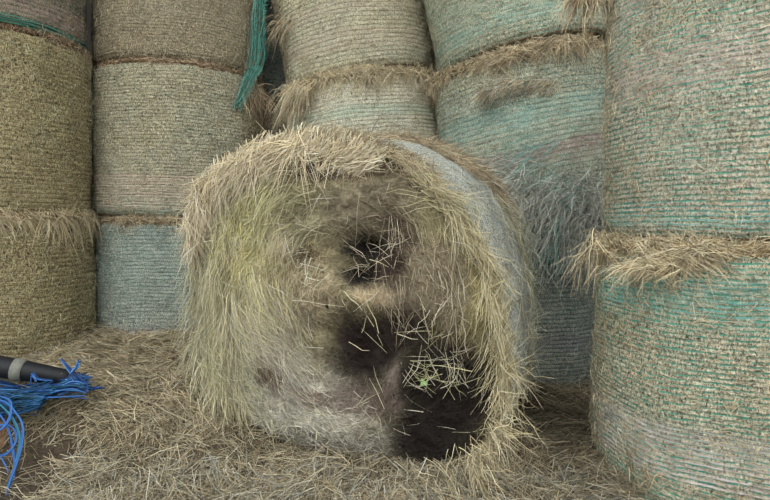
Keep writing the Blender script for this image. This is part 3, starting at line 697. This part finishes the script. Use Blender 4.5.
V = np.stack([cx + .01 * vn(U * 30, Vv * 9), yv, zv + BZ], -1).reshape(-1, 3)
thatch = mesh_np('hay_thatch', V, grid_faces(120, 24), M_HAYBODY, old, col=lin((112, 98, 72)) * (1 + .4 * vn(U * 50, Vv * 14)).reshape(-1, 1))
thatch['label'] = 'pale thatch of hay folded over the top'
def thatch_strands(n, pal, Lr, a0, a1, lift=0):
    u = rng.random(n); an = rng.uniform(a0, a1, n); cx, cz = crown(u)
    th_ = .085 * np.sin(PI * np.clip(u * .9 + .08, 0, 1)) ** .5 * (1 + .5 * fbm(u * 9, 0 * u, 5.0)) + rng.random(n) * .012 + lift
    y = -.10 + np.cos(an) * (th_ * 1.15 + .02) - np.clip(an - 1.3, 0, 2) * .14; z = cz - .035 + np.sin(an) * th_
    lean = -.8 + rng.normal(0, .8, n)
    D = np.stack([lean, .35 + .4 * np.sin(an) + 0 * u, np.cos(an) * -.85 - .05 + rng.normal(0, .4, n)], -1)
    L = rng.uniform(*Lr, n)
    P = np.stack([cx, y, z + BZ], -1) - nrm(D) * (L * .45)[:, None]
    s_.add(P, D, L, rng.uniform(.0028, .0050, n), np.stack([0 * u, -.25 + 0 * u, -.45 * rng.random(n)], -1), shades(n, pal, .2), 4)
thatch_strands(5200, [(226, 212, 176), (208, 192, 152), (190, 172, 130), (222, 210, 180), (160, 140, 104)], (.10, .32), -.9, 2.0)
thatch_strands(1300, HAY_PALE, (.14, .32), .2, 1.5, .01)
# hay over the rest of the barrel top
n = 3400
t = rng.uniform(1.45, 2.6, n); s = rng.uniform(.12, .95, n); r = Rf(t) * (1 - s) + Rb(t) * s + .045
P = np.stack([Oc[0] + np.cos(t) * r, -DEP * s, Oc[1] + np.sin(t) * r + BZ], -1)
s_.add(P - np.array([0, 0, .03]), rng.normal(0, 1, (n, 3)) * np.array([1, .8, .12]), rng.uniform(.06, .2, n), rng.uniform(.0022, .004, n), (0, 0, -.15), shades(n, HAY + HAY_BROWN, .25), 3)
s_.build('thatch_stalks', M_STRAW, thatch)['kind'] = 'stuff'

# clump of stalks splaying out at the bale's lower right foot
s_ = Strands()
for (px, py, Yd, k, rr) in ((502, 396, 2.60, 40, .05), (496, 430, 2.58, 70, .05), (478, 460, 2.56, 90, .06), (510, 370, 2.6, 30, .04), (440, 476, 2.54, 60, .10)):
    p = at(px, py, Yd)
    D = nrm(np.array([.2, -.15, -.35])) + rng.normal(0, .7, (k, 3))
    s_.add(p + rng.normal(0, 1, (k, 3)) * np.array([rr, .04, rr]) * .7, D, rng.uniform(.05, .2, k), rng.uniform(.002, .0038, k), np.array([0, 0, -.35]) * rng.random((k, 1)), shades(k, YEL + HAY_PALE, .22), 4)
o = s_.build('splayed_stalks', M_STRAW, old, MB); o['kind'] = 'stuff'

# ------------------------------------------------------------------ green sprout growing from the rot
sp_p = on_face(np.array([.385]), np.array([-.34]), .03)[0]
Msp = MB @ Matrix.Translation(Vector(sp_p))
sp = empty('seedling', Msp); tag(sp, 'tiny green seedling sprouting from the dark rotten hay', 'plant')
M_LEAF = plain('seedling_green', (126, 152, 96), .5, 60, .15, .1); M_STEM = plain('seedling_stem', (138, 140, 80), .6, 60, .1, .1)
V, F, C = ropes([spline([(0, -.03, 0.055), (.006, .01, .05), (.004, .03, .03), (-.004, .036, .008)], 14)], [.0016], [(0, 0, 0)], 6)
mesh_np('stem', V, F, M_STEM, sp)
def leaf(c, d, n_, w, l):
    c, d, n_ = np.array(c, float), nrm(np.array(d, float)), nrm(np.array(n_, float)); a = np.cross(d, n_)
    V, top = [], []
    T_ = np.linspace(0, 1, 9); S_ = np.linspace(-1, 1, 5)
    P = np.array([[c + d * l * t + a * w * s * math.sin(PI * min(t * .93 + .05, 1)) ** .7 + n_ * (.002 * s * s - .003 * t * t) for s in S_] for t in T_])
    f = grid_faces(9, 5); Vt = P.reshape(-1, 3); Vb = Vt - n_ * .0006
    return np.concatenate([Vt, Vb]), np.concatenate([f, f[:, ::-1] + 45])
for (c, d, nv, w, l) in (((-.003, .036, .008), (-.5, .3, -.8), (0, 1, .5), .008, .022), ((-.003, .036, .01), (.6, .2, -.6), (.1, 1, .4), .009, .022), ((-.004, .034, .014), (-.9, .1, .2), (0, 1, .2), .006, .014)):
    V, F = leaf(c, d, nv, w, l); mesh_np('leaf', V, F, M_LEAF, sp)

# ------------------------------------------------------------------ black pipe with a grey tape band, blue twine, log
pA = at(-60, 357, 3.10); pB = at(70, 378, 3.16)
axp = nrm(pB - pA); Lp = np.linalg.norm(pB - pA) 
rot = Vector(axp).to_track_quat('X', 'Z').to_matrix().to_4x4()
Mp = Matrix.Translation(Vector(pA)) @ rot
pipe = empty('pipe', Mp); tag(pipe, 'black pipe with a grey tape band lying on blue twine at far left', 'pipe')
def lathe(name, prof, mat, parent, seg=48):
    prof = np.array(prof); a = np.arange(seg) * 2 * PI / seg
    A, K = np.meshgrid(a, np.arange(len(prof)), indexing='ij')
    V = np.stack([prof[K, 0], np.cos(A) * prof[K, 1], np.sin(A) * prof[K, 1]], -1).reshape(-1, 3)
    return mesh_np(name, V, grid_faces(seg, len(prof), True)[:, ::-1], mat, parent)
M_BLK = plain('black_rubber', (20, 21, 24), .6, 30, .3, .15); M_TAPE = plain('grey_tape', (108, 108, 98), .6, 40, .12, .15)
bx_ = float(np.dot(at(19, 370, 3.13) - pA, axp))
lathe('tube', [(0, .001), (0, .052), (.004, .056), (bx_ - .03, .056), (bx_ + .045, .053), (Lp - .12, .047), (Lp - .03, .042), (Lp - .008, .038), (Lp, .030), (Lp - .002, .024), (Lp - .08, .022), (Lp - .081, .001)], M_BLK, pipe)
lathe('tape_band', [(bx_ - .028, .0555), (bx_ - .027, .0595), (bx_ + .027, .0575), (bx_ + .028, .052)], M_TAPE, pipe)

paths, rads, cols = [], [], []
BL = [(32, 70, 128), (50, 98, 156), (24, 46, 88), (72, 122, 176), (22, 54, 84), (32, 78, 104)]
for k in range(130):         # the hank lying across under the pipe
    v = rng.random()
    y0 = 384 + 16 * v + rng.normal(0, 2); Yd = 3.16 - .20 * v + rng.normal(0, .02)
    xs_ = np.array([-70, -30, 0, 25, 50, 72, 86]) + rng.normal(0, 3, 7)
    e = 5 if rng.random() < .5 else 7
    K = []
    for j in range(e):
        yy = y0 + 5 * math.sin(xs_[j] / 26 + v * 3) + rng.normal(0, 1.7) - (6 * sstep(20, 80, xs_[j]) * (1 - v)) + (-4 * v * sstep(40, 90, xs_[j]))
        K.append(at(xs_[j], yy, Yd + .02 * math.sin(j)))
    paths.append(spline(K, 26)); rads.append(rng.uniform(.0022, .0036)); cols.append(BL[rng.integers(6)])
for k in range(80):         # greener strands below
    v = rng.random(); y0 = 394 + 20 * v
    K = [at(x_, y0 + 3 * math.sin(x_ / 11 + k) + rng.normal(0, 1.6) - .16 * x_ * v, 2.98 - .10 * v + rng.normal(0, .012)) for x_ in (-60, -25, 0, 18, 34, 48 - 8 * v)]
    paths.append(spline(K, 22)); rads.append(rng.uniform(.002, .0032)); cols.append([(26, 62, 82), (30, 72, 90), (28, 54, 80), (44, 92, 140)][rng.integers(4)])
for K in ([(60, 359), (68, 366), (78, 375), (88, 386), (84, 392)], [(80, 361), (76, 366), (71, 372), (74, 382)], [(62, 360), (70, 370), (76, 380), (70, 390), (58, 394)],
          [(78, 360), (79, 366), (74, 370), (66, 380)], [(70, 372), (80, 382), (88, 390), (100, 387)], [(34, 380), (33, 374), (38, 379), (52, 380)], [(30, 384), (33, 375), (36, 382)],
          [(72, 384), (90, 387), (104, 388)]):
    for q in range(3):
        paths.append(spline([at(a + rng.normal(0, .8), b + rng.normal(0, .8), 3.08 - .03 * j) for j, (a, b) in enumerate(K)], 18)); rads.append(.0032); cols.append(BL[rng.integers(4)])
for K, c in (([(-20, 395), (5, 403), (15, 412), (22, 425), (21, 445), (15, 465), (8, 485), (3, 510)], (46, 96, 156)),      # big loops falling at the near left
             ([(-12, 400), (6, 425), (12, 448), (14, 470), (8, 490), (-4, 505)], (44, 96, 164)),
             ([(-15, 432), (2, 425), (12, 427), (16, 438), (10, 450), (0, 456), (-15, 450)], (50, 92, 150)),
             ([(-10, 448), (2, 460), (7, 475), (4, 490), (-6, 505)], (54, 106, 166)), ([(-5, 395), (9, 402), (10, 415), (4, 426), (-10, 436)], (50, 96, 160)),
             ([(-20, 390), (0, 405), (12, 418), (19, 436), (17, 455), (12, 475), (4, 500)], (42, 106, 130))):
    for q in range(2):
        paths.append(spline([at(a + q * 1.2, b + rng.normal(0, .6), 2.88 - .035 * j - q * .01) for j, (a, b) in enumerate(K)], 30)); rads.append(.0038); cols.append(c)
V, F, C = ropes(paths, rads, cols, 5)
M_TW = strand_material('polypropylene_twine', .4)
tag(mesh_np('baling_twine', V, F, M_TW, None, col=C), 'tangled hank of blue baling twine under the black pipe', 'twine')

# brown log end poking in at the left edge under the twine loops
Ml = Matrix.Translation(Vector(at(-28, 432, 2.93))) @ Matrix.Rotation(math.radians(-8), 4, 'Z')
M_LOG = plain('brown_bark', (132, 100, 76), .9, 14, .35, .8); M_LOGEND = plain('brown_cut_wood', (158, 124, 96), .85, 26, .2, .5)
lg = empty('log', Ml); tag(lg, 'rough brown log end at left edge behind the blue twine loops', 'log')
a = np.arange(40) * 2 * PI / 40; X_, A_ = np.meshgrid(np.linspace(-.22, .17, 14), a, indexing='ij')
rl = .06 * (1 + .12 * vn(np.cos(A_) * 2, np.sin(A_) * 2, X_ * 5)) * np.where(X_ > .165, .92, 1)
V = np.stack([X_, np.cos(A_) * rl, np.sin(A_) * rl], -1).reshape(-1, 3)
I, J = np.meshgrid(np.arange(13), np.arange(40), indexing='ij'); J2 = (J + 1) % 40
mesh_np('bark', V, np.stack([I * 40 + J, (I + 1) * 40 + J, (I + 1) * 40 + J2, I * 40 + J2], -1).reshape(-1, 4)[:, ::-1], M_LOG, lg)
for nm, xx, sg in (('cut_end', .171, 1), ('cut_end', -.221, -1)):
    R_, A_ = np.meshgrid(np.linspace(.001, 1, 8), a, indexing='ij')
    rl = R_ * .0575 * (1 + .12 * vn(np.cos(A_) * 2, np.sin(A_) * 2, xx * 5))
    V = np.stack([xx + .004 * vn(R_ * 9, A_ * 2) * sg, np.cos(A_) * rl, np.sin(A_) * rl], -1).reshape(-1, 3)
    I, J = np.meshgrid(np.arange(7), np.arange(40), indexing='ij'); J2 = (J + 1) % 40
    mesh_np(nm, V, np.stack([I * 40 + J, (I + 1) * 40 + J, (I + 1) * 40 + J2, I * 40 + J2], -1).reshape(-1, 4), M_LOGEND, lg)

# ------------------------------------------------------------------ daylight through the open front, camera
w = bpy.data.worlds.new('overcast'); bpy.context.scene.world = w; w.use_nodes = True
bgn = w.node_tree.nodes['Background']; bgn.inputs[0].default_value = (.92, .975, 1.0, 1); bgn.inputs[1].default_value = 1.1
sun = bpy.data.lights.new('sun_through_cloud', 'SUN'); sun.energy = .7; sun.angle = math.radians(35); sun.color = (1, .99, .97)
so = bpy.data.objects.new('sun_through_cloud', sun); COL.objects.link(so)
so.rotation_euler = Vector((-.15, -.72, .68)).to_track_quat('Z', 'Y').to_euler()

cd = bpy.data.cameras.new('camera'); cam = bpy.data.objects.new('camera', cd); COL.objects.link(cam)
cam.location = CAM; cam.rotation_euler = (PI / 2 - PITCH, 0, 0)
cd.sensor_width = 36; cd.lens = FPX * 36 / 770; cd.clip_start = .05
sc = bpy.context.scene; sc.camera = cam
sc.view_settings.view_transform = 'Standard'; sc.view_settings.look = 'None'; sc.view_settings.gamma = 1
sc.view_settings.exposure = 0.88
